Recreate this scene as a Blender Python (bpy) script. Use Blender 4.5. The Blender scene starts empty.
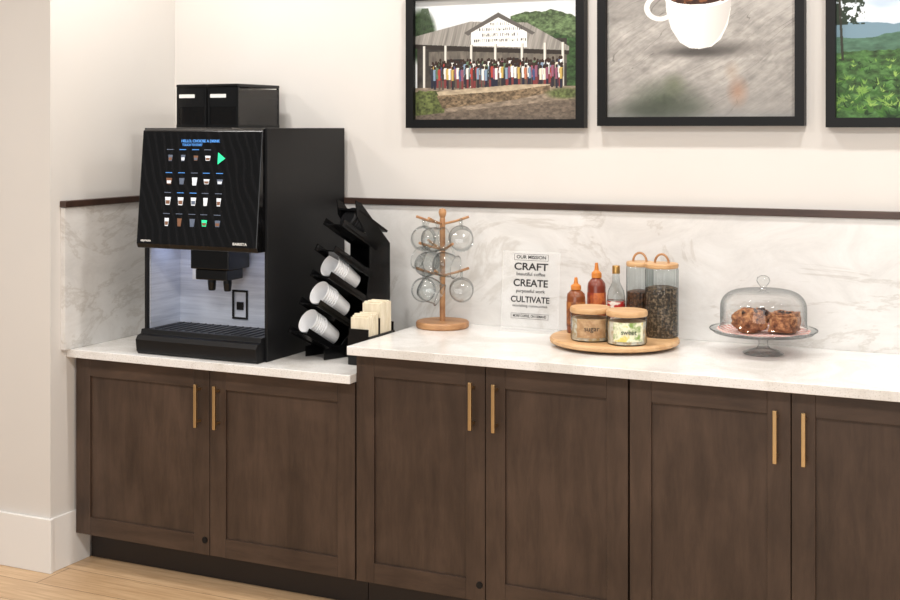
import bpy, math, random, bmesh
import numpy as np
from mathutils import Matrix, Vector
from mathutils import noise as mn
random.seed(4)
D=bpy.data; C=bpy.context
def lin(c):
    return tuple(((v/255)/12.92 if v/255<=.04045 else ((v/255+.055)/1.055)**2.4) for v in c)+(1,)
# ------------------------------------------------ materials
def newmat(n):
    m=D.materials.new(n); m.use_nodes=True
    return m,m.node_tree,m.node_tree.nodes['Principled BSDF']
def mat(n,c,r=.5,metal=0,em=0,emc=None,spec=None,coat=0):
    m,t,b=newmat(n); b.inputs['Base Color'].default_value=lin(c)
    b.inputs['Roughness'].default_value=r; b.inputs['Metallic'].default_value=metal
    if em: b.inputs['Emission Color'].default_value=lin(emc or c); b.inputs['Emission Strength'].default_value=em
    if spec is not None: b.inputs['Specular IOR Level'].default_value=spec
    if coat: b.inputs['Coat Weight'].default_value=coat
    return m
def N(t,ty,**k):
    n=t.nodes.new(ty)
    for a,v in k.items(): setattr(n,a,v)
    return n
def coords(t,scale=(1,1,1),rot=(0,0,0)):
    tc=N(t,'ShaderNodeTexCoord'); mp=N(t,'ShaderNodeMapping')
    mp.inputs['Scale'].default_value=scale; mp.inputs['Rotation'].default_value=rot
    t.links.new(tc.outputs['Object'],mp.inputs['Vector']); return mp.outputs['Vector']
def noise(t,vec,scale,detail=4,rough=.55,dist=0):
    n=N(t,'ShaderNodeTexNoise'); n.inputs['Scale'].default_value=scale; n.inputs['Detail'].default_value=detail
    n.inputs['Roughness'].default_value=rough; n.inputs['Distortion'].default_value=dist
    t.links.new(vec,n.inputs['Vector']); return n.outputs['Fac']
def ramp(t,fac,stops):
    r=N(t,'ShaderNodeValToRGB'); e=r.color_ramp.elements
    while len(e)<len(stops): e.new(.5)
    for i,(p,c) in enumerate(stops): e[i].position=p; e[i].color=lin(c)
    t.links.new(fac,r.inputs['Fac']); return r.outputs['Color']
def bump(t,b,h,s=.1,d=.01):
    n=N(t,'ShaderNodeBump'); n.inputs['Strength'].default_value=s; n.inputs['Distance'].default_value=d
    t.links.new(h,n.inputs['Height']); t.links.new(n.outputs['Normal'],b.inputs['Normal'])
def mixc(t,a,b_,fac,mode='MIX'):
    m=N(t,'ShaderNodeMix',data_type='RGBA',blend_type=mode)
    if isinstance(fac,(int,float)): m.inputs[0].default_value=fac
    else: t.links.new(fac,m.inputs[0])
    t.links.new(a,m.inputs[6]); t.links.new(b_,m.inputs[7]); return m.outputs[2]
def noisemat(n,stops,scale,stretch=(1,1,1),r=.5,bs=0,detail=5,dist=0,coat=0):
    m,t,b=newmat(n); v=coords(t,stretch); f=noise(t,v,scale,detail,.6,dist)
    t.links.new(ramp(t,f,stops),b.inputs['Base Color']); b.inputs['Roughness'].default_value=r
    if bs: bump(t,b,f,bs,.004)
    if coat: b.inputs['Coat Weight'].default_value=coat
    return m
def wallmat(n,c):
    m,t,b=newmat(n); v=coords(t); f=noise(t,v,180,3)
    c2=tuple(x-3 for x in c)
    t.links.new(ramp(t,noise(t,v,2,2),[(.3,c2),(.7,c)]),b.inputs['Base Color'])
    b.inputs['Roughness'].default_value=.75; bump(t,b,f,.08,.002); return m
M_wall=wallmat('wall_paint',(219,215,210))
M_ceil=wallmat('ceiling_paint',(240,239,237))
M_base=mat('baseboard_paint',(234,232,229),.4)
def cabmat(n,stretch):
    m,t,b=newmat(n); v=coords(t,stretch)
    f1=noise(t,v,14,8,.7,.3); v2=coords(t,(1,1,1)); f2=noise(t,v2,3.5,3,.5,.4)
    c1=ramp(t,f1,[(.3,(70,56,47)),(.7,(96,78,66))]); c2=ramp(t,f2,[(.3,(176,171,167)),(.7,(232,229,226))])
    t.links.new(mixc(t,c1,c2,.85,'MULTIPLY'),b.inputs['Base Color'])
    b.inputs['Roughness'].default_value=.42; b.inputs['Specular IOR Level'].default_value=.35; bump(t,b,f1,.05,.002); return m
M_cabV=cabmat('stained_maple_vertical',(1.6,1.6,.25)); M_cabH=cabmat('stained_maple_horizontal',(.25,1.6,1.6))
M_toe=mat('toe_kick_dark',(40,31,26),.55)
M_trim=noisemat('dark_walnut_trim',[(.3,(48,34,28)),(.7,(72,52,43))],20,(.2,1,1),.35)
m,t,b=newmat('quartz_counter'); v=coords(t)
c1=ramp(t,noise(t,v,220,2),[(.32,(216,214,211)),(.46,(238,237,235))]); c2=ramp(t,noise(t,v,3,6,.65,1.0),[(.38,(236,234,231)),(.55,(255,255,255))])
t.links.new(mixc(t,c1,c2,1.0,'MULTIPLY'),b.inputs['Base Color']); b.inputs['Roughness'].default_value=.2; M_quartz=m
m,t,b=newmat('veined_backsplash'); v=coords(t,(1,1,1.7),(0,.45,0))
base=ramp(t,noise(t,v,3.2,9,.72,.9),[(.34,(208,206,203)),(.5,(220,218,215)),(.66,(228,227,225))])
vn_=ramp(t,noise(t,v,1.3,8,.66,1.3),[(.47,(255,255,255)),(.495,(231,228,224)),(.52,(255,255,255))])
t.links.new(mixc(t,base,vn_,.8,'MULTIPLY'),b.inputs['Base Color']); b.inputs['Roughness'].default_value=.3; M_marble=m
m,t,b=newmat('oak_floor'); v=coords(t)
br=N(t,'ShaderNodeTexBrick'); br.offset=.37; t.links.new(v,br.inputs['Vector'])
br.inputs['Scale'].default_value=1; br.inputs['Brick Width'].default_value=1.7; br.inputs['Row Height'].default_value=.17
br.inputs['Mortar Size'].default_value=.0018; br.inputs['Color1'].default_value=lin((222,194,158)); br.inputs['Color2'].default_value=lin((206,174,136)); br.inputs['Mortar'].default_value=lin((130,100,72))
g=ramp(t,noise(t,coords(t,(.8,14,1)),5,7,.65,.5),[(.3,(205,190,175)),(.65,(255,255,255))])
t.links.new(mixc(t,br.outputs['Color'],g,.8,'MULTIPLY'),b.inputs['Base Color']); b.inputs['Roughness'].default_value=.38; M_floor=m
M_brass=mat('brushed_brass',(206,178,134),.3,1)
M_blk=mat('black_powder_coat',(13,13,15),.45,spec=.3)
M_blk2=mat('black_acrylic',(11,11,12),.22,spec=.35)
M_frame=mat('black_frame',(10,10,11),.45,spec=.25)
M_gray=mat('dark_grey_plastic',(52,53,57),.4)
m,t,b=newmat('brushed_steel'); f=noise(t,coords(t,(.3,.3,6)),12,6,.7); t.links.new(ramp(t,f,[(.3,(186,192,206)),(.7,(222,227,238))]),b.inputs['Base Color']); b.inputs['Metallic'].default_value=.3; b.inputs['Roughness'].default_value=.3; M_steel=m
M_led=mat('led_strip',(205,218,245),.5,em=2.2,emc=(205,220,255))
M_white=mat('white_paper',(236,236,234),.5)
M_cup=mat('white_cup_stock',(226,227,229),.35)
M_bam=noisemat('bamboo',[(.3,(190,146,100)),(.7,(220,182,136))],16,(.3,2,2),.45)
M_wood2=noisemat('acacia_wood',[(.3,(146,100,64)),(.7,(190,144,100))],14,(.3,2,2),.45)
M_cream=noisemat('cream_card',[(.3,(212,198,170)),(.7,(236,226,204))],60,(1,1,.2),.7)
M_beans=noisemat('coffee_beans',[(.38,(34,20,14)),(.62,(112,72,46))],95,(1,1,1),.4,.8,3)
M_tea=noisemat('loose_dark_tea',[(.36,(24,19,15)),(.5,(70,56,42)),(.64,(150,128,104))],110,(1,1,1),.6,.8,3)
M_text=mat('black_ink',(30,30,32),.6)
m,t,b=newmat('black_touch_glass'); v=coords(t,(1,1,1),(0,.35,0)); w=N(t,'ShaderNodeTexWave'); t.links.new(v,w.inputs['Vector'])
w.inputs['Scale'].default_value=9; w.inputs['Distortion'].default_value=7; w.inputs['Detail'].default_value=1; w.inputs['Detail Scale'].default_value=.6
t.links.new(ramp(t,w.outputs['Fac'],[(.6,(8,8,9)),(1.0,(19,19,21))]),b.inputs['Base Color']); b.inputs['Roughness'].default_value=.12; b.inputs['Specular IOR Level'].default_value=.35; M_tglass=m
def glass(n,tint=(252,253,253),edge=(178,186,188),r=.02,refl=.55,base=.035,pw=3.0):
    m=D.materials.new(n); m.use_nodes=True; t=m.node_tree; t.nodes.clear()
    o=N(t,'ShaderNodeOutputMaterial'); mx=N(t,'ShaderNodeMixShader'); tr=N(t,'ShaderNodeBsdfTransparent'); gl=N(t,'ShaderNodeBsdfGlossy')
    gl.inputs['Roughness'].default_value=r
    lw=N(t,'ShaderNodeLayerWeight'); lw.inputs['Blend'].default_value=.5
    p=N(t,'ShaderNodeMath',operation='POWER'); p.inputs[1].default_value=pw; t.links.new(lw.outputs['Facing'],p.inputs[0])
    q=N(t,'ShaderNodeMath',operation='MULTIPLY_ADD'); q.inputs[1].default_value=refl; q.inputs[2].default_value=base; t.links.new(p.outputs[0],q.inputs[0])
    t.links.new(ramp(t,lw.outputs['Facing'],[(.45,tint),(.98,edge)]),tr.inputs['Color'])
    t.links.new(q.outputs[0],mx.inputs[0]); t.links.new(tr.outputs[0],mx.inputs[1]); t.links.new(gl.outputs[0],mx.inputs[2]); t.links.new(mx.outputs[0],o.inputs['Surface'])
    return m
M_smoke=glass('smoked_plastic',(160,156,152),(80,78,77),.08)
M_mug=glass('mug_glass',(246,248,248),(120,128,130),.03,.6,.08,2.4)
M_dome=glass('dome_glass',(251,252,252),(150,158,160),.02,.5,.04,3.0)
M_jar=glass('ribbed_glass',(240,244,244),(150,158,160),.03)
m=D.materials.new('clear_acrylic'); m.use_nodes=True; t=m.node_tree; b=t.nodes['Principled BSDF']; b.inputs['Base Color'].default_value=lin((245,246,246)); b.inputs['Roughness'].default_value=.15; b.inputs['Alpha'].default_value=.13; M_acr=m
# ------------------------------------------------ mesh builder
def frameM(o,x,y,z):
    M=Matrix.Identity(4)
    for i,a in enumerate((x,y,z)):
        for j in range(3): M[j][i]=a[j]
    for j in range(3): M[j][3]=o[j]
    return M
class MB:
    def __init__(s): s.v=[];s.f=[];s.m=[]
    def add(s,vs,fs,mi=0,M=None):
        o=len(s.v)
        s.v+= [tuple(M@Vector(p)) if M is not None else tuple(p) for p in vs]
        s.f+=[tuple(i+o for i in f) for f in fs]; s.m+=[mi]*len(fs)
    def box(s,a,b,mi=0,M=None):
        x0,y0,z0=a;x1,y1,z1=b
        s.add([(x0,y0,z0),(x1,y0,z0),(x1,y1,z0),(x0,y1,z0),(x0,y0,z1),(x1,y0,z1),(x1,y1,z1),(x0,y1,z1)],
          [(3,2,1,0),(4,5,6,7),(0,1,5,4),(1,2,6,5),(2,3,7,6),(3,0,4,7)],mi,M)
    def lathe(s,prof,M=None,mi=0,n=40,rip=None):
        vs=[];rows=[]
        for r,z in prof:
            if r<1e-6: rows.append([len(vs)]); vs.append((0,0,z))
            else:
                row=[]
                for i in range(n):
                    a=2*math.pi*i/n; k=r*(1+(rip[1]*math.cos(rip[0]*a) if rip else 0))
                    row.append(len(vs)); vs.append((k*math.cos(a),k*math.sin(a),z))
                rows.append(row)
        fs=[]
        for A,B in zip(rows,rows[1:]):
            if len(A)==1 and len(B)==1: continue
            for i in range(n):
                j=(i+1)%n
                if len(A)==1: fs.append((A[0],B[j],B[i]))
                elif len(B)==1: fs.append((A[i],A[j],B[0]))
                else: fs.append((A[i],A[j],B[j],B[i]))
        s.add(vs,fs,mi,M)
    def tube(s,pts,r,mi=0,n=10,M=None,closed=False):
        pts=[Vector(p) for p in pts]; rows=[];vs=[]; L=len(pts); up=None
        for i,p in enumerate(pts):
            if closed: d=(pts[(i+1)%L]-pts[i-1]).normalized()
            else: d=(pts[min(i+1,L-1)]-pts[max(i-1,0)]).normalized()
            if up is None: up=d.orthogonal().normalized()
            up=(up-d*up.dot(d)).normalized(); w=d.cross(up)
            rr=r[i] if isinstance(r,(list,tuple)) else r
            row=[]
            for k in range(n):
                a=2*math.pi*k/n; row.append(len(vs)); vs.append(p+up*(rr*math.cos(a))+w*(rr*math.sin(a)))
            rows.append(row)
        fs=[]
        for q in range(L if closed else L-1):
            A=rows[q];B=rows[(q+1)%L]
            for k in range(n): j=(k+1)%n; fs.append((A[k],A[j],B[j],B[k]))
        if not closed: fs.append(tuple(reversed(rows[0]))); fs.append(tuple(rows[-1]))
        s.add(vs,fs,mi,M)
    def prism(s,poly,x0,x1,mi=0,M=None):
        n=len(poly); vs=[(x0,y,z) for y,z in poly]+[(x1,y,z) for y,z in poly]
        fs=[tuple(range(n-1,-1,-1)),tuple(range(n,2*n))]+[(i,(i+1)%n,(i+1)%n+n,i+n) for i in range(n)]
        s.add(vs,fs,mi,M)
    def done(s,name,mats,parent=None,bevel=0,smooth=True,ang=35):
        me=D.meshes.new(name); me.from_pydata(s.v,[],s.f)
        for m in (mats if isinstance(mats,list) else [mats]): me.materials.append(m)
        me.polygons.foreach_set('material_index',s.m); me.update()
        bm=bmesh.new(); bm.from_mesh(me); bmesh.ops.recalc_face_normals(bm,faces=bm.faces); bm.to_mesh(me); bm.free()
        if smooth: me.shade_smooth(); me.set_sharp_from_angle(angle=math.radians(ang))
        o=D.objects.new(name,me); C.collection.objects.link(o)
        if bevel:
            b=o.modifiers.new('bevel','BEVEL'); b.width=bevel; b.segments=2; b.limit_method='ANGLE'; b.angle_limit=math.radians(50)
        if parent: par(o,parent)
        return o
def par(o,p):
    o.parent=p; o.matrix_parent_inverse=Matrix.Translation(-p.location)
def empty(name,loc):
    e=D.objects.new(name,None); e.location=loc; e.empty_display_size=.1; C.collection.objects.link(e); return e
def box(name,a,b,m,parent=None,bevel=0):
    k=MB(); k.box(a,b); return k.done(name,m,parent,bevel,smooth=False)
def text(name,s,M,size,width,m,parent,bold=0,ext=.0003):
    cu=D.curves.new(name,'FONT'); cu.body=s; cu.size=size; cu.align_x='CENTER'; cu.align_y='CENTER'; cu.extrude=ext; cu.offset=bold
    cu.materials.append(m); o=D.objects.new(name,cu); C.collection.objects.link(o); C.view_layer.update()
    k=width/max(o.dimensions.x,1e-5) if width else 1
    o.parent=parent; o.matrix_parent_inverse=Matrix.Translation(-parent.location); o.matrix_basis=M@Matrix.Diagonal((k,1,1,1)); return o
T=Matrix.Translation
# ------------------------------------------------ room
XR=5.2
box('floor',(-3,-6.5,-.1),(XR,.1,0),M_floor)
box('wall_back',(-.03,0,0),(XR,.12,2.9),M_wall)
box('wall_left',(-3,-.745,0),(-.03,.12,2.9),M_wall)
box('ceiling',(-3,-4.2,2.9),(XR,.12,3.0),M_ceil)
k=MB(); k.box((-3,-.76,0),(-.015,-.745,.2)); k.box((-.03,-.7452,0),(-.0215,-.535,.2)); k.done('baseboard_left',M_base,None,.002,False)
k=MB(); k.box((-.0085,-.02,.8175),(1.184,-.0005,1.352)); k.box((1.184,-.02,.9145),(XR,-.0005,1.352)); k.done('backsplash_back',M_marble,None,0,False)
box('backsplash_left',(-.0295,-.69,.8175),(-.009,-.0005,1.352),M_marble,None,.001)
k=MB(); k.box((-.0295,-.03,1.3522),(XR,-.0005,1.377)); k.box((-.0295,-.697,1.3522),(0.0,-.0302,1.377)); k.done('trim_1',M_trim,None,.003,False)
# ------------------------------------------------ cabinets
def cabinet(x0,x1,top,xm=None):
    e=empty('base_cabinet',((x0+x1)/2,-.3,0))
    box('carcass',(x0+.0005,-.598,.112),(x1-.0005,-.003,top),M_cabV,e)
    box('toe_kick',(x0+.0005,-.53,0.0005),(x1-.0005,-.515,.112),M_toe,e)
    xm=xm or (x0+x1)/2
    for i,(a,b_) in enumerate(((x0+.003,xm-.0015),(xm+.0015,x1-.0015))):
        z0,z1=.115,top-.004; w=.068; f0,f1=-.62,-.599
        k=MB()
        k.box((a,f0,z0),(a+w,f1,z1)); k.box((b_-w,f0,z0),(b_,f1,z1))
        k.done('door_stiles_%d'%(i+1),M_cabV,e,.0012,False)
        k=MB(); k.box((a+w+.0002,f0,z0),(b_-w-.0002,f1,z0+w)); k.box((a+w+.0002,f0,z1-w),(b_-w-.0002,f1,z1))
        k.done('door_rails_%d'%(i+1),M_cabH,e,.0012,False)
        k=MB(); k.box((a+w-.001,-.611,z0+w-.001),(b_-w+.001,-.6,z1-w+.001)); k.done('door_panel_%d'%(i+1),M_cabV,e,0,False)
        hx=xm-.041 if i==0 else xm+.041; ht=top-.055
        k=MB(); k.box((hx-.006,-.655,ht-.155),(hx+.006,-.645,ht))
        for hz in (ht-.135,ht-.02): k.box((hx-.0045,-.6452,hz-.005),(hx+.0045,-.6202,hz+.005))
        k.done('handle_%d'%(i+1),M_brass,e,.0015,False)
    k=MB(); k.lathe([(0,0),(.011,0),(.011,.004),(.0,.004)],frameM((xm-.02,-.6202,.168),(1,0,0),(0,0,1),(0,-1,0)),0,20); k.done('lock',M_blk,e)
cabinet(-.021,1.198,.7865,.598); cabinet(1.2,2.163,.8835); cabinet(2.165,3.15,.8835); cabinet(3.152,4.13,.8835)
box('countertop',(-.0292,-.66,.787),(1.1995,-.0005,.817),M_quartz,None,.002)
box('countertop',(1.185,-.655,.884),(4.15,-.0005,.914),M_quartz,None,.002)
# ------------------------------------------------ picture prints
RT={}
def gn(u,v,seed):
    if seed not in RT: RT[seed]=np.random.RandomState(seed).rand(256,256)
    r=RT[seed]; xi=np.floor(u).astype(int); yi=np.floor(v).astype(int); fx=u-xi; fy=v-yi
    fx=fx*fx*(3-2*fx); fy=fy*fy*(3-2*fy)
    g=lambda a,b_: r[(b_)%256,(a)%256]
    return (g(xi,yi)*(1-fx)+g(xi+1,yi)*fx)*(1-fy)+(g(xi,yi+1)*(1-fx)+g(xi+1,yi+1)*fx)*fy
class Cv:
    def __init__(s,x0,y0,x1,y1,k,bg):
        s.W=int((x1-x0)*k);s.H=int((y1-y0)*k);s.x,s.y=np.meshgrid(x0+(np.arange(s.W)+.5)/k,y0+(np.arange(s.H)+.5)/k)
        s.a=np.zeros((s.H,s.W,3))+np.array(bg,float)
    def n(s,lx,ly,seed,oct=3,ang=0,warp=None):
        c,q=math.cos(ang),math.sin(ang); X=s.x if warp is None else s.x+warp; Y=s.y if warp is None else s.y+warp*.6
        u=(X*c+Y*q)/lx+50; v=(-X*q+Y*c)/ly+50
        o=0;amp=1;tot=0
        for i in range(oct): o=o+amp*gn(u*2**i,v*2**i,seed+i);tot+=amp;amp*=.6
        return o/tot
    def put(s,m,c,al=1.0,var=None):
        m=(np.clip(m,0,1)*al)[...,None]; c=np.array(c,float)
        if c.ndim==1: c=np.zeros_like(s.a)+c
        if var is not None: c=c*var[...,None]
        s.a=s.a*(1-m)+c*m
    def rect(s,x0,y0,x1,y1,c,al=1,var=None): s.put(((s.x>=x0)&(s.x<x1)&(s.y>=y0)&(s.y<y1)).astype(float),c,al,var)
    def poly(s,P,c,al=1,var=None):
        ins=np.zeros(s.x.shape,bool); j=len(P)-1
        for i in range(len(P)):
            xi,yi=P[i];xj,yj=P[j]
            if yi!=yj: ins^=((yi>s.y)!=(yj>s.y))&(s.x<(xj-xi)*(s.y-yi)/(yj-yi)+xi)
            j=i
        s.put(ins.astype(float),c,al,var)
    def ell(s,cx,cy,rx,ry,c,al=1,soft=.0,var=None):
        d=np.sqrt(((s.x-cx)/rx)**2+((s.y-cy)/ry)**2)
        m=(d<1).astype(float) if soft==0 else np.clip((1+soft-d)/(2*soft),0,1); s.put(m,c,al,var)
def print_mesh(name,cv,x0,x1,z0,z1,y,parent,m):
    W,H=cv.W,cv.H
    me=D.meshes.new(name); gx=np.linspace(x0,x1,W); gz=np.linspace(z1,z0,H); X,Z=np.meshgrid(gx,gz)
    co=np.stack([X,np.full_like(X,y),Z],-1).reshape(-1,3)
    idx=np.arange(W*H).reshape(H,W); q=np.stack([idx[1:,:-1],idx[1:,1:],idx[:-1,1:],idx[:-1,:-1]],-1).reshape(-1,4)
    me.from_pydata(co.tolist(),[],q.tolist())
    c=np.clip(cv.a/255,0,1); c=np.where(c<=.04045,c/12.92,((c+.055)/1.055)**2.4)
    at=me.color_attributes.new('print','FLOAT_COLOR','POINT'); at.data.foreach_set('color',np.concatenate([c.reshape(-1,3),np.ones((W*H,1))],1).astype(np.float32).ravel())
    me.materials.append(m); o=D.objects.new(name,me); C.collection.objects.link(o); par(o,parent)
m,t,b=newmat('photo_print'); at=N(t,'ShaderNodeAttribute',attribute_name='print'); t.links.new(at.outputs['Color'],b.inputs['Base Color']); b.inputs['Roughness'].default_value=.5; b.inputs['Specular IOR Level'].default_value=.3; M_print=m
rs=random.Random(7)
# 1: long low building, crowd lined up in front
c1=Cv(0,0,160,120,3,(206,212,216)); 
c1.put(c1.n(40,16,3)*1.6-.4,(236,238,238))
fol=.35+1.3*c1.n(3.2,2.4,9,4)
c1.put((c1.y>24-9*np.sin((c1.x-84)/26)+5*(c1.n(9,9,19)-.5)).astype(float)*(c1.x>96),(86,104,72),1,fol)
c1.put((c1.y>40+10*(c1.n(14,9,29)-.5)).astype(float)*(c1.x>118),(54,78,46),1,fol)
c1.ell(6,36,15,26,(50,66,44),1,.15,fol)
for i in range(9): c1.put((np.abs((c1.x-4-i*1.5)-(c1.y-20)*.25*(i-4)/4)<.5)*(c1.y<34)*(c1.y>8),(60,74,54),.8)
c1.rect(2,42,150,95,(58,54,50),1,.6+.8*c1.n(5,8,6))
c1.rect(14,52,150,66,(104,98,90),1,.75+.5*c1.n(3,10,16)); c1.rect(30,60,48,90,(36,34,34)); c1.rect(92,60,104,90,(40,38,36))
c1.poly([(0,36),(56,23),(112,26),(152,50),(152,55),(0,45)],(142,138,132),1,.8+.4*c1.n(1.2,30,12,2,.25))
c1.poly([(0,44),(60,48),(152,54),(152,58),(60,53),(0,48)],(48,42,38))
c1.poly([(50,34),(84,15),(120,36),(117,38),(84,20),(54,37)],(92,88,84)); c1.poly([(57,34),(84,20),(112,35),(112,50),(57,47)],(232,231,226)); 
def fake(x0,x1,yy,h):
    xx=x0
    while xx<x1:
        w_=rs.uniform(.9,1.6)
        c1.rect(xx,yy,xx+.5,yy+h,(60,60,62)); c1.rect(xx,yy+rs.choice([0,h/2-.2,h-.5]),xx+w_,yy+rs.choice([.5,h/2+.3,h]),(70,70,72)); xx+=w_+.7
        if rs.random()<.15: xx+=1.5
fake(76,94,25,2.6); fake(63,108,30,2.8); fake(68,104,35.5,2.8); fake(60,110,41,2.8)
for xx in (8,30,56,80,106,128,145): c1.rect(xx,46,xx+2,92,(214,211,203)); c1.rect(xx+2,46,xx+2.7,92,(120,116,108))
c1.put((c1.y>88).astype(float),(142,128,112),1,.6+.7*c1.n(5,2.4,21,4))
c1.put((c1.y>92+6*(c1.n(9,9,35)-.5)).astype(float)*(c1.x<30),(84,92,54),1,.4+1.2*c1.n(2.4,2,31,3))
cols=[(232,228,222),(168,66,58),(64,84,126),(196,166,92),(52,52,58),(238,238,234),(140,88,108),(92,116,90),(60,54,54),(180,112,82),(128,150,174),(222,214,196),(226,224,220),(44,44,48)]
for row in range(3):
    for i in range(50):
        xx=18+i*2.6+rs.uniform(-1,1); y0=61+row*2.6+rs.uniform(-1.8,1.8)
        if xx>146: continue
        cc=rs.choice(cols); c1.rect(xx-1.3,y0+3,xx+1.3,y0+14,cc); c1.rect(xx+.5,y0+4,xx+1.3,y0+14,tuple(v*.7 for v in cc)); c1.rect(xx-1.9,y0+4,xx-1.3,y0+9,tuple(v*.8 for v in cc)); c1.rect(xx-1.1,y0+14,xx+1.1,y0+23,rs.choice([(44,42,48),(88,78,70),(36,38,54),(120,56,56)])); c1.ell(xx,y0+1.4,1.15,1.7,(50,34,27))
c1.poly([(22,92),(100,86),(134,86),(134,89),(96,95),(28,103)],(176,160,136),1,.8+.4*c1.n(6,3,45)); c1.poly([(22,96),(96,92),(134,87),(134,94),(98,101),(28,109)],(112,96,76),1,.4+1.2*c1.n(3,2,41))
c1.poly([(0,116),(60,110),(160,100),(160,121),(0,121)],(112,100,88),1,.6+.7*c1.n(3,1.6,51,4)); c1.ell(148,95,16,5,(86,98,58),.9,.3,.5+1.0*c1.n(2,2,55))
# 2: coffee cup on weathered table
c2=Cv(0,-22,190,117,3,(150,146,142))
A1=math.radians(-32); wp=9*c2.n(60,40,200,2)
fine=c2.n(12,1.8,61,4,A1,wp); pat=c2.n(34,12,81,4,A1,wp); mot=c2.n(7,4,86,4)
v=.60+.24*fine+.32*pat+.22*mot
c2.put(np.ones_like(c2.x),(160,156,151),1,v)
crk=np.abs(c2.n(90,9,91,2,A1,wp)-.5); c2.put(np.clip((.010-crk)/.008,0,1),(92,88,85),.6)
c2.put(np.clip((30-c2.y)/40,0,1)*np.clip((80-c2.x)/60,0,1),(122,118,114),.5); c2.put(np.clip((24-c2.y)/30,0,1)*np.clip((c2.x-120)/50,0,1),(190,186,181),.75)
c2.put(np.clip((c2.y-66)/50,0,1),(146,143,140),.6)
c2.ell(60,100,26,15,(66,74,60),.85,.8,.7+.5*c2.n(5,5,95)); c2.ell(42,110,30,9,(60,66,56),.7,.7); c2.ell(70,84,8,8,(92,100,74),.5,.9); c2.ell(84,108,20,8,(76,82,72),.6,.8)
c2.ell(134,92,7,10,(162,124,102),.65,.8); c2.ell(128,72,5,7,(166,144,124),.4,.8)
c2.ell(104,50,48,7,(84,80,77),.7,.6); c2.ell(94,52,28,4,(60,57,55),.6,.5)
h=np.sqrt(((c2.x-56)/17)**2+((c2.y-6)/14)**2); c2.put(((h<1)&(h>.66)&(c2.x<64)).astype(float),(226,223,219)); 
c2.poly([(61,-8),(62,10),(67,28),(76,42),(86,48),(96,49),(108,47),(117,40),(124,26),(127,10),(128,-8)],(230,228,224))
c2.put((((c2.x-94)/34)**2+((c2.y+6)/56)**2<1)*(c2.y>0)*np.clip((c2.x-92)/36,0,.9),(172,167,163),.7)
c2.ell(94,-3,33.5,11,(246,244,242)); c2.ell(94,-4,29.5,8.5,(58,34,24))
for i in range(90):
    c2.ell(94+rs.uniform(-26,26),-6+rs.uniform(-6,9)*.9,2.3,1.5,rs.choice([(92,54,34),(50,28,19),(124,80,50)]),.95,.25)
# 3: green valley
c3=Cv(0,-29,190,118,2.6,(176,192,208))
c3.put(c3.n(40,14,81)*2-.6,(238,241,244),.95)
c3.put((c3.y>22+9*(c3.n(26,20,83)-.5)).astype(float),(112,138,152)); c3.put((c3.y>34+16*(c3.n(30,20,85)-.5)-c3.x*.02).astype(float),(74,104,86),1,.75+.5*c3.n(8,3,87))
c3.put((c3.y>50+10*(c3.n(16,20,89)-.5)).astype(float),(66,98,54),1,.35+1.3*c3.n(7,4,91,4))
for i in range(340):
    yy=58+i/340*60+rs.uniform(-4,4); xx=rs.uniform(-4,190); s_=.35+(yy-55)/55; cc=rs.choice([(30,54,26),(70,112,48),(112,150,70),(140,172,88),(44,76,36),(54,92,40)])
    for q in range(5):
        an=rs.uniform(-2.9,-.2); L=rs.uniform(4,8)*s_; dx,dy=math.cos(an),math.sin(an)
        px_=(c3.x-xx)*dx+(c3.y-yy)*dy; pn=np.abs(-(c3.x-xx)*dy+(c3.y-yy)*dx); c3.put(((px_>0)&(px_<L)&(pn<.9*s_*(1-px_/L)+.15)).astype(float),cc,.8)
c3.put(((c3.x<26)&(c3.y<24)&(c3.n(4,4,97,3)>.36+c3.x*.009)).astype(float),(34,46,32),.95)
c3.put(((np.abs(c3.x-3-.05*c3.y)<1.2)&(c3.y<60)).astype(float),(50,48,40),.9)
for x0,x1,z0,zt,cv in ((1.09,1.811,1.650,.518,c1),(1.8605,2.588,1.657,.545,c2),(2.657,3.384,1.652,.545,c3)):
    w=.032; z1=z0+zt
    e=empty('framed_picture',((x0+x1)/2,-.02,(z0+z1)/2))
    k=MB(); k.box((x0,-.042,z0),(x0+w,-.003,z1)); k.box((x1-w,-.042,z0),(x1,-.003,z1)); k.box((x0+w,-.042,z0),(x1-w,-.003,z0+w)); k.box((x0+w,-.042,z1-w),(x1-w,-.003,z1)); k.done('frame',M_frame,e,0,False)
    box('backing',(x0+w,-.02,z0+w),(x1-w,-.004,z1-w),M_white,e)
    print_mesh('print',cv,x0+w,x1-w,z0+w,z1-w,-.0215,e,M_print)
# ------------------------------------------------ coffee machine
e=empty('coffee_machine',(.54,-.3,.817)); z0=.8175
k=MB()
k.box((.80,-.572,z0),(.812,-.026,1.65)); k.box((.268,-.572,z0),(.28,-.026,1.65))
k.box((.28,-.56,1.212),(.80,-.026,1.648)); k.box((.28,-.37,z0),(.80,-.026,1.212))
k.box((.28,-.57,z0),(.80,-.37,.895))
k.done('body',M_blk,e,.002,False)
k=MB(); k.prism([(-.572,1.648),(-.585,1.640),(-.625,1.225),(-.618,1.208),(-.5605,1.208),(-.5605,1.648)],.272,.802); k.done('front_door',M_tglass,e,.003,False)
k=MB(); k.prism([(-.572,z0),(-.615,z0),(-.625,z0+.01),(-.63,.870),(-.618,.885),(-.60,.889),(-.595,.905),(-.5725,.905)],.272,.802); k.done('drip_tray_front',M_blk,e,.002,False)
k=MB(); k.box((.29,-.5720,.8955),(.79,-.385,.902),0)
for i in range(14): k.box((.31+i*.034,-.565,.902),(.316+i*.034,-.39,.906),0)
k.done('drip_grate',M_gray,e,0,False)
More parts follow.
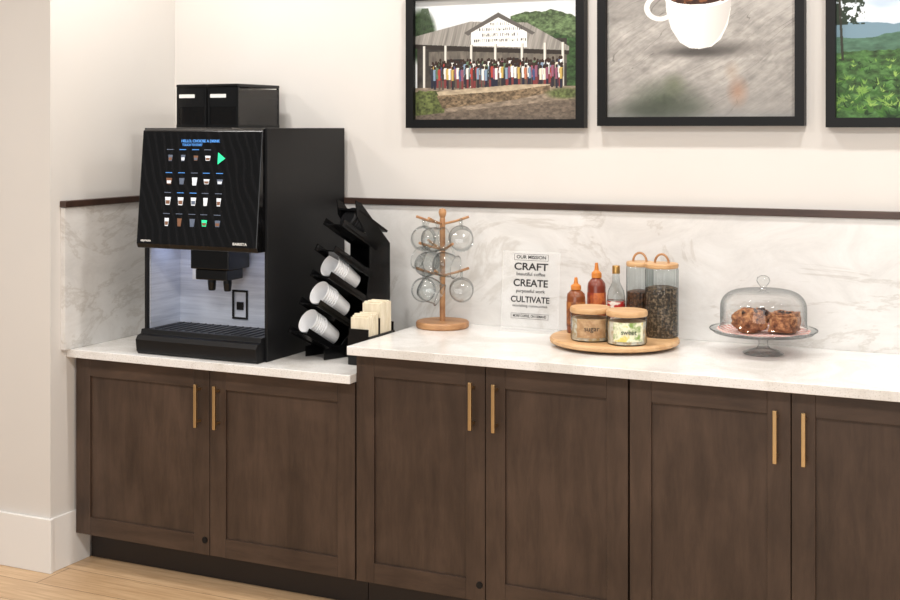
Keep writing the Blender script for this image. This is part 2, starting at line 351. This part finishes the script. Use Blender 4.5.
k=MB(); k.box((.281,-.379,.9025),(.799,-.3705,1.2115)); k.box((.281,-.559,.9025),(.286,-.3795,1.2115)); k.box((.794,-.559,.9025),(.799,-.3795,1.2115)); k.done('dispense_bay_lining',M_steel,e,0,False)
k=MB(); k.box((.30,-.545,1.2065),(.44,-.43,1.2115)); k.box((.64,-.545,1.2065),(.78,-.43,1.2115)); k.done('bay_lights',M_led,e,0,False)
k=MB(); k.box((.45,-.535,1.13),(.62,-.40,1.2115)); k.box((.465,-.525,1.09),(.605,-.42,1.13))
for x in (.50,.57): k.lathe([(0,0),(.013,0),(.016,.03),(.016,.05),(0,.05)],T((x,-.47,1.045)),0,20)
k.done('dispense_spout',M_blk2,e,.004,False)
k=MB()
for a,b_ in (((.53,-.386,.93),(.60,-.3795,.938)),((.53,-.386,1.032),(.60,-.3795,1.04)),((.53,-.386,.938),(.538,-.3795,1.032)),((.592,-.386,.938),(.60,-.3795,1.032))): k.box(a,b_)
k.box((.55,-.385,.965),(.58,-.3795,.995))
k.done('bay_sensor_frame',M_blk2,e,.002,False)
k=MB(); k.box((.345,-.3815,1.07),(.380,-.3795,1.13)); k.done('notice_sticker',M_white,e,0,False)
nrm=Vector((0,-(.415),.04)).normalized(); dz=Vector((0,-.04,-.415)).normalized()
def G(x,s,off=.0008):
    p=Vector((0,-.585,1.640))+dz*s+nrm*off; return (x,p.y,p.z)
def gq(k,pts,mi): k.add([G(*p) for p in pts],[tuple(range(len(pts)))],mi)
M_i1=mat('icon_white',(215,220,226),.5,em=.45); M_i2=mat('icon_brown',(120,84,62),.5,em=.3); M_i3=mat('icon_blue',(70,130,200),.5,em=.8); M_i4=mat('icon_green',(40,205,140),.5,em=1.0); M_i5=mat('icon_grey',(90,100,118),.5,em=.3)
k=MB()
for r,s in enumerate((.10,.185,.258,.335)):
    for c_,x in enumerate((.405,.462,.519,.572,.63)):
        if r==0 and c_==4:
            gq(k,[(x-.014,s-.022),(x-.014,s+.022),(x+.018,s)],3); continue
        h=rs.choice([.015,.019,.024]); w=rs.choice([.010,.012,.013]); col=rs.choice([0,4,4,1])
        if (r,c_)==(3,3): col=3
        if r==2 or (r,c_)==(3,0): col=0; h=.024
        gq(k,[(x-w,s-h*.6),(x-w*.7,s+h*.6),(x+w*.7,s+h*.6),(x+w,s-h*.6)],col)
        gq(k,[(x-w*.75,s-h*.1,.0012),(x-w*.62,s+h*.45,.0012),(x+w*.62,s+h*.45,.0012),(x+w*.75,s-h*.1,.0012)],rs.choice([1,1,0,4]))
        gq(k,[(x-.018,s-.032),(x-.018,s-.0295),(x+.012,s-.0295),(x+.012,s-.032)],rs.choice([2,4,4]))
k.done('screen_icons',[M_i1,M_i2,M_i3,M_i4,M_i5],e,0,False)
RG=lambda x,s:frameM(G(x,s,.0006),(1,0,0),tuple(-dz),tuple(nrm))
text('screen_heading','HELLO, CHOOSE A DRINK',RG(.535,.038),.014,.17,M_i3,e,.0004); text('screen_subheading','TOUCH TO START',RG(.50,.052),.012,.09,M_i3,e,.0003)
text('badge_right','BARISTA',RG(.73,.405),.013,.06,M_white,e,.0002); text('badge_left','espresso',RG(.315,.405),.012,.045,M_white,e,.0002)
for i,(x0,x1) in enumerate(((.249,.388),(.395,.534))):
    k=MB(); za,zb=1.6505,1.822
    for a,b_ in (((x0,-.35,za),(x1,-.346,zb-.02)),((x0,-.074,za),(x1,-.07,zb-.02)),((x0,-.346,za),(x0+.004,-.074,zb-.02)),((x1-.004,-.346,za),(x1,-.074,zb-.02))): k.box(a,b_)
    k.done('bean_hopper_%d'%(i+1),M_smoke,e,0,False)
    box('hopper_beans_%d'%(i+1),(x0+.006,-.343,za),(x1-.006,-.077,za+.115),M_beans,e)
    box('hopper_lid_%d'%(i+1),(x0-.003,-.354,zb-.016),(x1+.003,-.066,zb-.003),M_blk2,e,.004)
    box('hopper_base_%d'%(i+1),(x0-.002,-.353,za),(x1+.002,-.067,za+.012),M_blk2,e)
    k=MB(); k.box((x0-.001,-.352,za),(x0+.009,-.344,zb-.016)); k.box((x1-.009,-.352,za),(x1+.001,-.344,zb-.016)); k.box((x1-.007,-.076,za),(x1+.001,-.068,zb-.016)); k.box((x0+.008,-.352,zb-.09),(x1-.008,-.3505,zb-.016)); k.done('hopper_corners_%d'%(i+1),M_blk2,e,0,False)
    box('hopper_label_%d'%(i+1),(x0+.012,-.3535,zb-.056),(x0+.085,-.3522,zb-.042),M_white,e)
# ------------------------------------------------ cup rack (turned slightly toward the machine)
e=empty('cup_dispenser_rack',(1.0,-.28,.817))
RR=T((1.088,-.165,0))@Matrix.Rotation(math.radians(-21),4,'Z')
X0,X1=-.112,0.0
d=Vector((0,-.848,.53)); nn_=Vector((0,.53,.848)); RAD=.046
tiers=[(-.155,1.320,.12,'lid'),(-.195,1.228,.14,'none'),(-.215,1.135,.16,'cup'),(-.265,1.038,.19,'cup'),(-.315,.941,.14,'cup')]
k=MB()
def slab(x0,x1,Y,Z,L,h0,h1):
    p=Vector((0,Y,Z)); P=[p+nn_*h0,p+nn_*h1,p+nn_*h1-d*L,p+nn_*h0-d*L]
    k.prism([(min(q.y,-.001),max(q.z,.8185)) for q in P],x0,x1,0,RR)
for Y,Z,L,kd in tiers:
    slab(X0,X1,Y+d.y*.035,Z+d.z*.035,L+.06,-RAD-.008,-RAD-.002)
    for x in (X0,X1-.004): slab(x,x+.004,Y+d.y*.05,Z+d.z*.05,L+.07,-RAD-.014,-RAD+.012)
slab(X0,X1,-.15,1.345,.16,.0,.008)
spine=[(0,.8185),(0,1.22),(-.14,1.375),(-.165,1.385),(-.160,1.33),(-.10,1.24),(-.10,1.1),(-.12,1.0),(-.17,.93),(-.23,.865),(-.31,.855),(-.31,.8185)]
for x in (X0,X1-.004): k.prism(spine,x,x+.004,0,RR)
k.box((X0,-.004,.8185),(X1,0,1.22),0,RR)
k.done('rack_frame',M_blk2,e,0,False)
kc=MB(); kl=MB()
for Y,Z,L,kd in tiers:
    o=Vector(((X0+X1)/2,Y,Z)); ax=-d; xa=Vector((1,0,0)); ya=ax.cross(xa)
    if kd=='cup':
        o2=o+d*.03; Mx=RR@frameM(o2,xa,ya,ax)
        pr=[(0,.08),(.030,.08),(.0425,.002),(.0445,-.0015),(.046,.002),(.0425,.005)]
        zz=.005
        for i in range(5): zz+=.010; pr+=[(.0415,zz-.001),(.0445,zz),(.0415,zz+.003)]
        pr+=[(.030,zz+.08),(0,zz+.08)]
        kc.lathe(pr,Mx,0,36)
    elif kd=='lid':
        Mx=RR@frameM(o,xa,ya,ax)
        pr=[(0,.0),(.03,.0),(.036,.004)]; zz=.004
        for i in range(6): pr+=[(.044,zz),(.044,zz+.004),(.037,zz+.006)]; zz+=.012
        pr+=[(0,zz)]
        kl.lathe(pr,Mx,0,32)
kc.done('paper_cups',M_cup,e,0,True,30); kl.done('cup_lids',M_blk,e,0,True,30)
# ------------------------------------------------ napkin caddy
e=empty('napkin_caddy',(1.135,-.39,.817))
q=.03
k=MB(); k.box((1.095,-.52+q,.8185),(1.18,-.33+q,.828)); k.box((1.095,-.52+q,.828),(1.099,-.33+q,.92)); k.box((1.176,-.52+q,.828),(1.18,-.33+q,.92)); k.box((1.099,-.52+q,.828),(1.176,-.516+q,.945)); k.box((1.099,-.334+q,.828),(1.176,-.33+q,.95)); k.box((1.099,-.436+q,.828),(1.176,-.432+q,.975))
k.done('caddy_frame',M_blk2,e,0,False)
k=MB()
for i in range(6): k.box((1.102,-.513+q+i*.0125,.829),(1.173,-.5025+q+i*.0125,.985+.005*(i%3)))
for i in range(7): k.box((1.102,-.429+q+i*.0125,.829),(1.173,-.4185+q+i*.0125,1.025+.005*(i%2)))
k.done('napkins',M_cream,e,.0015,False)
# ------------------------------------------------ mug tree
bx,by=1.293,-.137
e=empty('mug_tree',(bx,by,.914))
k=MB(); k.lathe([(0,.0),(.094,.0),(.098,.005),(.098,.019),(.094,.024),(0,.024)],T((bx,by,.9145)),0,56)
k.lathe([(.0105,0),(.0105,.375),(.009,.38),(.013,.39),(.015,.401),(.011,.412),(0,.416)],T((bx,by,.9385)),0,20)
mg=MB()
for zc,angs in ((1.315,(20,200,-95)),(1.222,(-42,150,-125)),(1.125,(25,205,-80))):
    for a in angs:
        a=math.radians(a); rad=Vector((math.cos(a),math.sin(a),0)); o=Vector((bx,by,zc-.02))
        k.tube([o,o+rad*.05+Vector((0,0,.012)),o+rad*.098+Vector((0,0,.028))],[.0045,.0045,.005],0,10)
        tilt=rs.uniform(-.45,.45); tang=Vector((0,0,1)).cross(rad); up=(Vector((0,0,1))*math.cos(tilt)+tang*math.sin(tilt)); z_=up.cross(rad)
        ctr=o+rad*.070+Vector((0,0,.014))-up*.066
        Mx=frameM(ctr,up,rad,z_)
        mg.lathe([(0,-.038),(.028,-.039),(.038,-.033),(.045,-.013),(.045,.008),(.040,.032),(.0415,.042)],Mx,0,36)
        mg.tube([(.0425*math.cos(q_),.0425*math.sin(q_),.042) for q_ in [2*math.pi*i/30 for i in range(30)]],.0018,0,6,Mx,True)
        mg.tube([(.0405+.030*math.sin(q_),0,-.004+.024*math.cos(q_)) for q_ in [math.pi*i/10 for i in range(11)]],.0045,0,8,Mx)
k.done('stand',M_wood2,e); mg.done('glass_mugs',M_mug,e,0,True,50)
# ------------------------------------------------ mission sign
e=empty('mission_sign',(1.625,-.1,.914)); tl=math.radians(5)
SM=frameM((1.625,-.105,.9180),(1,0,0),(0,math.sin(tl),math.cos(tl)),(0,-math.cos(tl),math.sin(tl)))
k=MB(); k.box((-.112,.0,-.0015),(.112,.286,.0015),0,SM); k.done('acrylic_panel',M_acr,e,0,False)
k=MB(); k.box((1.515,-.13,.9145),(1.735,-.065,.9174)); k.done('acrylic_foot',M_acr,e,0,False)
for s_,zz,sz,w,bo in (('OUR MISSION',.264,.017,.115,.0004),('CRAFT',.229,.036,.132,.0008),('beautiful coffee',.203,.017,.112,.0002),('CREATE',.170,.036,.134,.0008),('purposeful work',.142,.017,.112,.0002),('CULTIVATE',.111,.030,.15,.0007),('nourishing communities',.089,.014,.135,.0001),('MORE COFFEE, ON DEMAND',.052,.013,.13,.0003)):
    text('text_'+s_.split()[0].lower(),s_,SM@T((0.0,zz,.0022)),sz,w,M_text,e,bo)
k=MB()
for zc,hw,hh in ((.264,.066,.011),(.052,.072,.009)):
    for a in (-1,1): k.box((-hw,zc+a*hh-.0006,.0016),(hw,zc+a*hh+.0006,.0024),0,SM); k.box((a*hw-.0006,zc-hh,.0016),(a*hw+.0006,zc+hh,.0024),0,SM)
k.done('text_borders',M_text,e,0,False)
# ------------------------------------------------ round tray + things on it
tx,ty=1.995,-.25
e=empty('lazy_susan',(tx,ty,.914))
k=MB(); k.lathe([(0,0),(.12,0),(.12,.008),(.205,.008),(.217,.013),(.219,.022),(.214,.029),(0,.029)],T((tx,ty,.9145)),0,72); k.done('turntable',M_bam,e)
TZ=.944
def P(x,y): return T((x,y,TZ))
def bottle(name,x,y,parts):
    e=empty(name,(x,y,TZ))
    for pn,pr,m in parts: k=MB(); k.lathe(pr,P(x,y),0,36); k.done(pn,m,e)
    return e
M_caramel=mat('caramel_sauce',(128,66,28),.3,coat=.4); M_lab1=noisemat('caramel_label',[(.4,(170,104,44)),(.6,(110,58,26))],45,(1,1,1),.5)
M_red=mat('red_sauce',(120,48,28),.3,coat=.4); M_lab2=noisemat('red_label',[(.42,(190,104,48)),(.6,(140,46,28))],40,(1,1,1),.5)
M_or=mat('orange_cap',(206,126,50),.4); M_gold=mat('gold_cap',(190,150,90),.3,.8); M_lab3=noisemat('syrup_label',[(.45,(178,34,30)),(.55,(232,224,214))],38,(1,1,2),.5)
M_syr=mat('amber_syrup',(120,74,40),.15,coat=.5)
def sauce(x,y,h,ma,lab,cap):
    bottle('sauce_bottle',x,y,(
     ('bottle',[(0,0),(.029,0),(.032,.004),(.032,h*.64),(.030,h*.70),(.021,h*.75),(.014,h*.78),(0,h*.78)],ma),
     ('label',[(.0323,h*.12),(.0328,h*.125),(.0328,h*.56),(.0323,h*.565)],lab),
     ('cap',[(0,h*.78),(.018,h*.78),(.0175,h*.85),(.008,h*.89),(.005,h),(0,h)],cap)))
sauce(1.846,-.220,.190,M_caramel,M_lab1,M_or); sauce(1.893,-.14,.235,M_red,M_lab2,M_or)
bottle('syrup_bottle',1.961,-.13,(
  ('bottle',[(0,0),(.028,0),(.031,.004),(.031,.12),(.028,.14),(.013,.17),(.0115,.20),(0,.20)],M_jar),
  ('syrup',[(0,.003),(.028,.003),(.028,.105),(0,.105)],M_syr),
  ('label',[(.0315,.035),(.0318,.036),(.0318,.105),(.0315,.106)],M_lab3),
  ('cap',[(0,.20),(.0135,.20),(.0135,.225),(.012,.228),(0,.228)],M_gold)))
def canister(x,y,r,h,fill,fm):
    e=empty('glass_canister',(x,y,TZ))
    k=MB(); k.lathe([(0,0),(r*.93,0),(r,.006),(r,h-.006),(r*.95,h)],P(x,y),0,96,(24,.022)); k.done('ribbed_jar',M_jar,e,0,True,60)
    k=MB(); k.lathe([(0,.003),(r*.93,.003),(r*.93,fill),(r*.5,fill+.006),(0,fill+.002)],P(x,y),0,96,(24,.03)); k.done('contents',fm,e,0,True,60)
    k=MB(); k.lathe([(0,h),(r*.98,h),(r*1.02,h+.003),(r*1.02,h+.013),(r*.98,h+.016),(0,h+.016)],P(x,y),0,48); k.done('bamboo_lid',M_bam,e)
    k=MB(); k.tube([(x+.024*math.cos(q_),y,TZ+h+.016+.030*math.sin(q_)) for q_ in [math.pi*i/12 for i in range(13)]],.004,0,10); k.done('lid_handle',M_wood2,e)
canister(2.043,-.118,.046,.228,.14,M_beans); canister(2.138,-.175,.055,.232,.165,M_tea)
M_lk=noisemat('kraft_label',[(.4,(170,134,96)),(.6,(196,164,126))],50); M_ly=noisemat('yellow_green_label',[(.40,(216,200,104)),(.5,(236,232,206)),(.62,(130,156,80))],22)
M_cream2=noisemat('sugar_packets',[(.4,(200,168,120)),(.55,(236,228,212))],45)
for nm,x,y,lm,tx_ in (('jar',1.943,-.345,M_lk,'sugar'),('jar',2.077,-.368,M_ly,'sweet')):
    r=.066; h=.092
    e=empty('storage_jar',(x,y,TZ))
    k=MB(); k.lathe([(0,0),(r*.94,0),(r,.006),(r,h)],P(x,y),0,56); k.done('glass_body',M_jar,e,0,True,50)
    k=MB(); k.lathe([(0,.0035),(r*.94,.0035),(r*.94,h*.80),(0,h*.83)],P(x,y),0,40); k.done('contents',M_cream2,e)
    k=MB(); k.lathe([(0,h),(r*1.0,h),(r*1.03,h+.003),(r*1.03,h+.014),(r*.99,h+.018),(0,h+.018)],P(x,y),0,56); k.done('bamboo_lid',M_bam,e)
    k=MB(); vs=[];n=14
    for i in range(n+1):
        a=math.radians(-112+i*90/n); vs+= [(x+(r+.0008)*math.cos(a),y+(r+.0008)*math.sin(a),TZ+.014),(x+(r+.0008)*math.cos(a),y+(r+.0008)*math.sin(a),TZ+.076)]
    k.add(vs,[(2*i,2*i+2,2*i+3,2*i+1) for i in range(n)]); k.done('label',lm,e)
    a=math.radians(-67); nr=Vector((math.cos(a),math.sin(a),0))
    text('label_text',tx_,frameM(Vector((x,y,TZ+.045))+nr*(r+.0025),(-nr.y,nr.x,0),(0,0,1),tuple(nr)),.024,.05,M_text,e,0)
# ------------------------------------------------ cake stand
cx,cy=2.487,-.205; e=empty('cake_stand',(cx,cy,.914))
k=MB(); k.lathe([(0,0),(.062,0),(.066,.004),(.05,.012),(.022,.02),(.014,.032),(.016,.045),(.04,.058),(.12,.064),(.160,.070),(.171,.081)],T((cx,cy,.9145)),0,72)
k.tube([(cx+.171*math.cos(q_),cy+.171*math.sin(q_),.9955) for q_ in [2*math.pi*i/72 for i in range(72)]],.0022,0,8,None,True); k.done('glass_plate',M_dome,e,0,True,60)
m,t,b=newmat('red_check_paper'); ck=N(t,'ShaderNodeTexChecker'); ck.inputs['Scale'].default_value=70; ck.inputs['Color1'].default_value=lin((208,120,112)); ck.inputs['Color2'].default_value=lin((240,236,230)); t.links.new(coords(t),ck.inputs['Vector']); t.links.new(ck.outputs['Color'],b.inputs['Base Color']); b.inputs['Roughness'].default_value=.7; M_chk=m
k=MB(); n=48; vs=[(cx,cy,.9865)]
for rr,zo in ((.07,0),(.12,.0015),(.15,.0075)):
    for i in range(n): a=2*math.pi*i/n; vs.append((cx+rr*math.cos(a),cy+rr*math.sin(a),.9865+zo+(.0015*math.sin(9*a) if rr>.13 else 0)))
fs=[(0,1+i,1+(i+1)%n) for i in range(n)]
for q_ in range(2): fs+=[(1+q_*n+i,1+(q_+1)*n+i,1+(q_+1)*n+(i+1)%n,1+q_*n+(i+1)%n) for i in range(n)]
k.add(vs,fs); k.done('checked_liner',M_chk,e)
k=MB(); R=.138; H=.126; pr=[(R+.003,0),(R+.003,.004),(R,.007),(R,.068)]
for i in range(1,9): a=math.pi/2*i/9; pr.append((.06+(R-.06)*math.cos(a)**.8,.068+(H-.068)*math.sin(a)))
pr+=[(.03,H+.001),(.012,H+.002),(.009,H+.010),(.016,H+.018),(.022,H+.029),(.019,H+.040),(.009,H+.046),(0,H+.047)]
k.lathe(pr,T((cx,cy,.9975)),0,64); k.done('glass_dome',M_dome,e,0,True,60)
m,t,b=newmat('muffin_crust'); f=noise(t,coords(t),60,6,.75); t.links.new(ramp(t,f,[(.34,(60,32,20)),(.47,(150,92,56)),(.64,(214,158,108))]),b.inputs['Base Color']); b.inputs['Roughness'].default_value=.5; bump(t,b,f,.8,.012); M_muf=m
M_choc=mat('dark_chocolate',(50,27,18),.3)
for i,(mx,my,r,ry,sq) in enumerate(((cx-.036,cy-.045,.056,.85,1),(cx+.070,cy-.005,.044,1.1,.35),(cx-.03,cy+.062,.042,1,1))):
    k=MB(); n=64; rows=32; vs=[];fs=[]
    pw=lambda a: math.copysign(abs(a)**sq,a)
    for a in range(rows+1):
        ph=math.pi*a/rows
        for q_ in range(n):
            th=2*math.pi*q_/n; v=Vector((math.sin(ph)*math.cos(th),math.sin(ph)*math.sin(th),math.cos(ph)))
            dsp=1+.22*mn.noise(v*2.6+Vector((i*7,0,0)))+.14*mn.noise(v*7+Vector((i*3,2,0)))+.07*mn.noise(v*16)
            v=Vector((pw(math.sin(ph))*pw(math.cos(th)),pw(math.sin(ph))*pw(math.sin(th)),pw(math.cos(ph))))
            zz=v.z*dsp; zz=zz*.74 if zz>0 else zz*.7
            rr=r*dsp*(1.0 if v.z>-.1 or sq<1 else 1-.28*min(1,(-v.z-.1)))
            vs.append((mx+v.x*rr,my+v.y*rr*ry,1.022+r*max(zz,-.62)))
    for a in range(rows):
        for q_ in range(n): fs.append((a*n+q_,a*n+(q_+1)%n,(a+1)*n+(q_+1)%n,(a+1)*n+q_))
    k.add(vs,fs); k.done(('muffin_%d'%(i+1)) if sq==1 else 'loaf_slice',M_muf,e,0,True,180)
    k=MB()
    for j in range(10):
        th=rs.uniform(0,6.28); q_=rs.uniform(.2,.8)*r; s_=rs.uniform(.004,.008); zz=1.022+r*.66*math.sqrt(max(0,1-(q_/r)**2))
        k.box((-s_,-s_,-s_),(s_,s_,s_),0,T((mx+q_*math.cos(th),my+q_*math.sin(th),zz))@Matrix.Rotation(rs.uniform(0,3),4,Vector((1,rs.random(),rs.random())).normalized()))
    k.done('chocolate_chunks_%d'%(i+1),M_choc,e,.001,False)
# ------------------------------------------------ lights
def area(name,loc,size,en,col,rot=(0,0,0),sy=None):
    l=D.lights.new(name,'AREA'); l.size=size; l.energy=en; l.color=col
    if sy: l.shape='RECTANGLE'; l.size_y=sy
    o=D.objects.new(name,l); o.location=loc; o.rotation_euler=rot; C.collection.objects.link(o)
W=(1,.972,.935)
for i,x in enumerate((.45,1.75,2.95,4.2)): area('downlight_%d'%i,(x,-.72,2.88),.10,12.5,W,(math.radians(8),0,0))
for i,x in enumerate((-.8,1.0,2.8,4.4)): area('roomlight_%d'%i,(x,-2.6,2.88),.4,28,W)
area('soft_fill',(2.6,-6.2,1.9),3.5,76,(1,.995,.99),(math.radians(84),0,math.radians(8)),2.2)  # added soft fill from behind the camera, not an actual window
w=D.worlds.new('world'); C.scene.world=w; w.use_nodes=True; w.node_tree.nodes['Background'].inputs[0].default_value=(1,.99,.975,1); w.node_tree.nodes['Background'].inputs[1].default_value=.30
# ------------------------------------------------ camera
cam=D.cameras.new('camera'); cam.sensor_width=36; cam.lens=1316/900*36; cam.shift_y=-172/900
co=D.objects.new('camera',cam); C.collection.objects.link(co); co.location=(3.417,-4.51,1.65); co.rotation_euler=(math.radians(90),0,math.radians(25.58)); C.scene.camera=co
C.scene.view_settings.view_transform='Standard'; C.scene.view_settings.look='None'
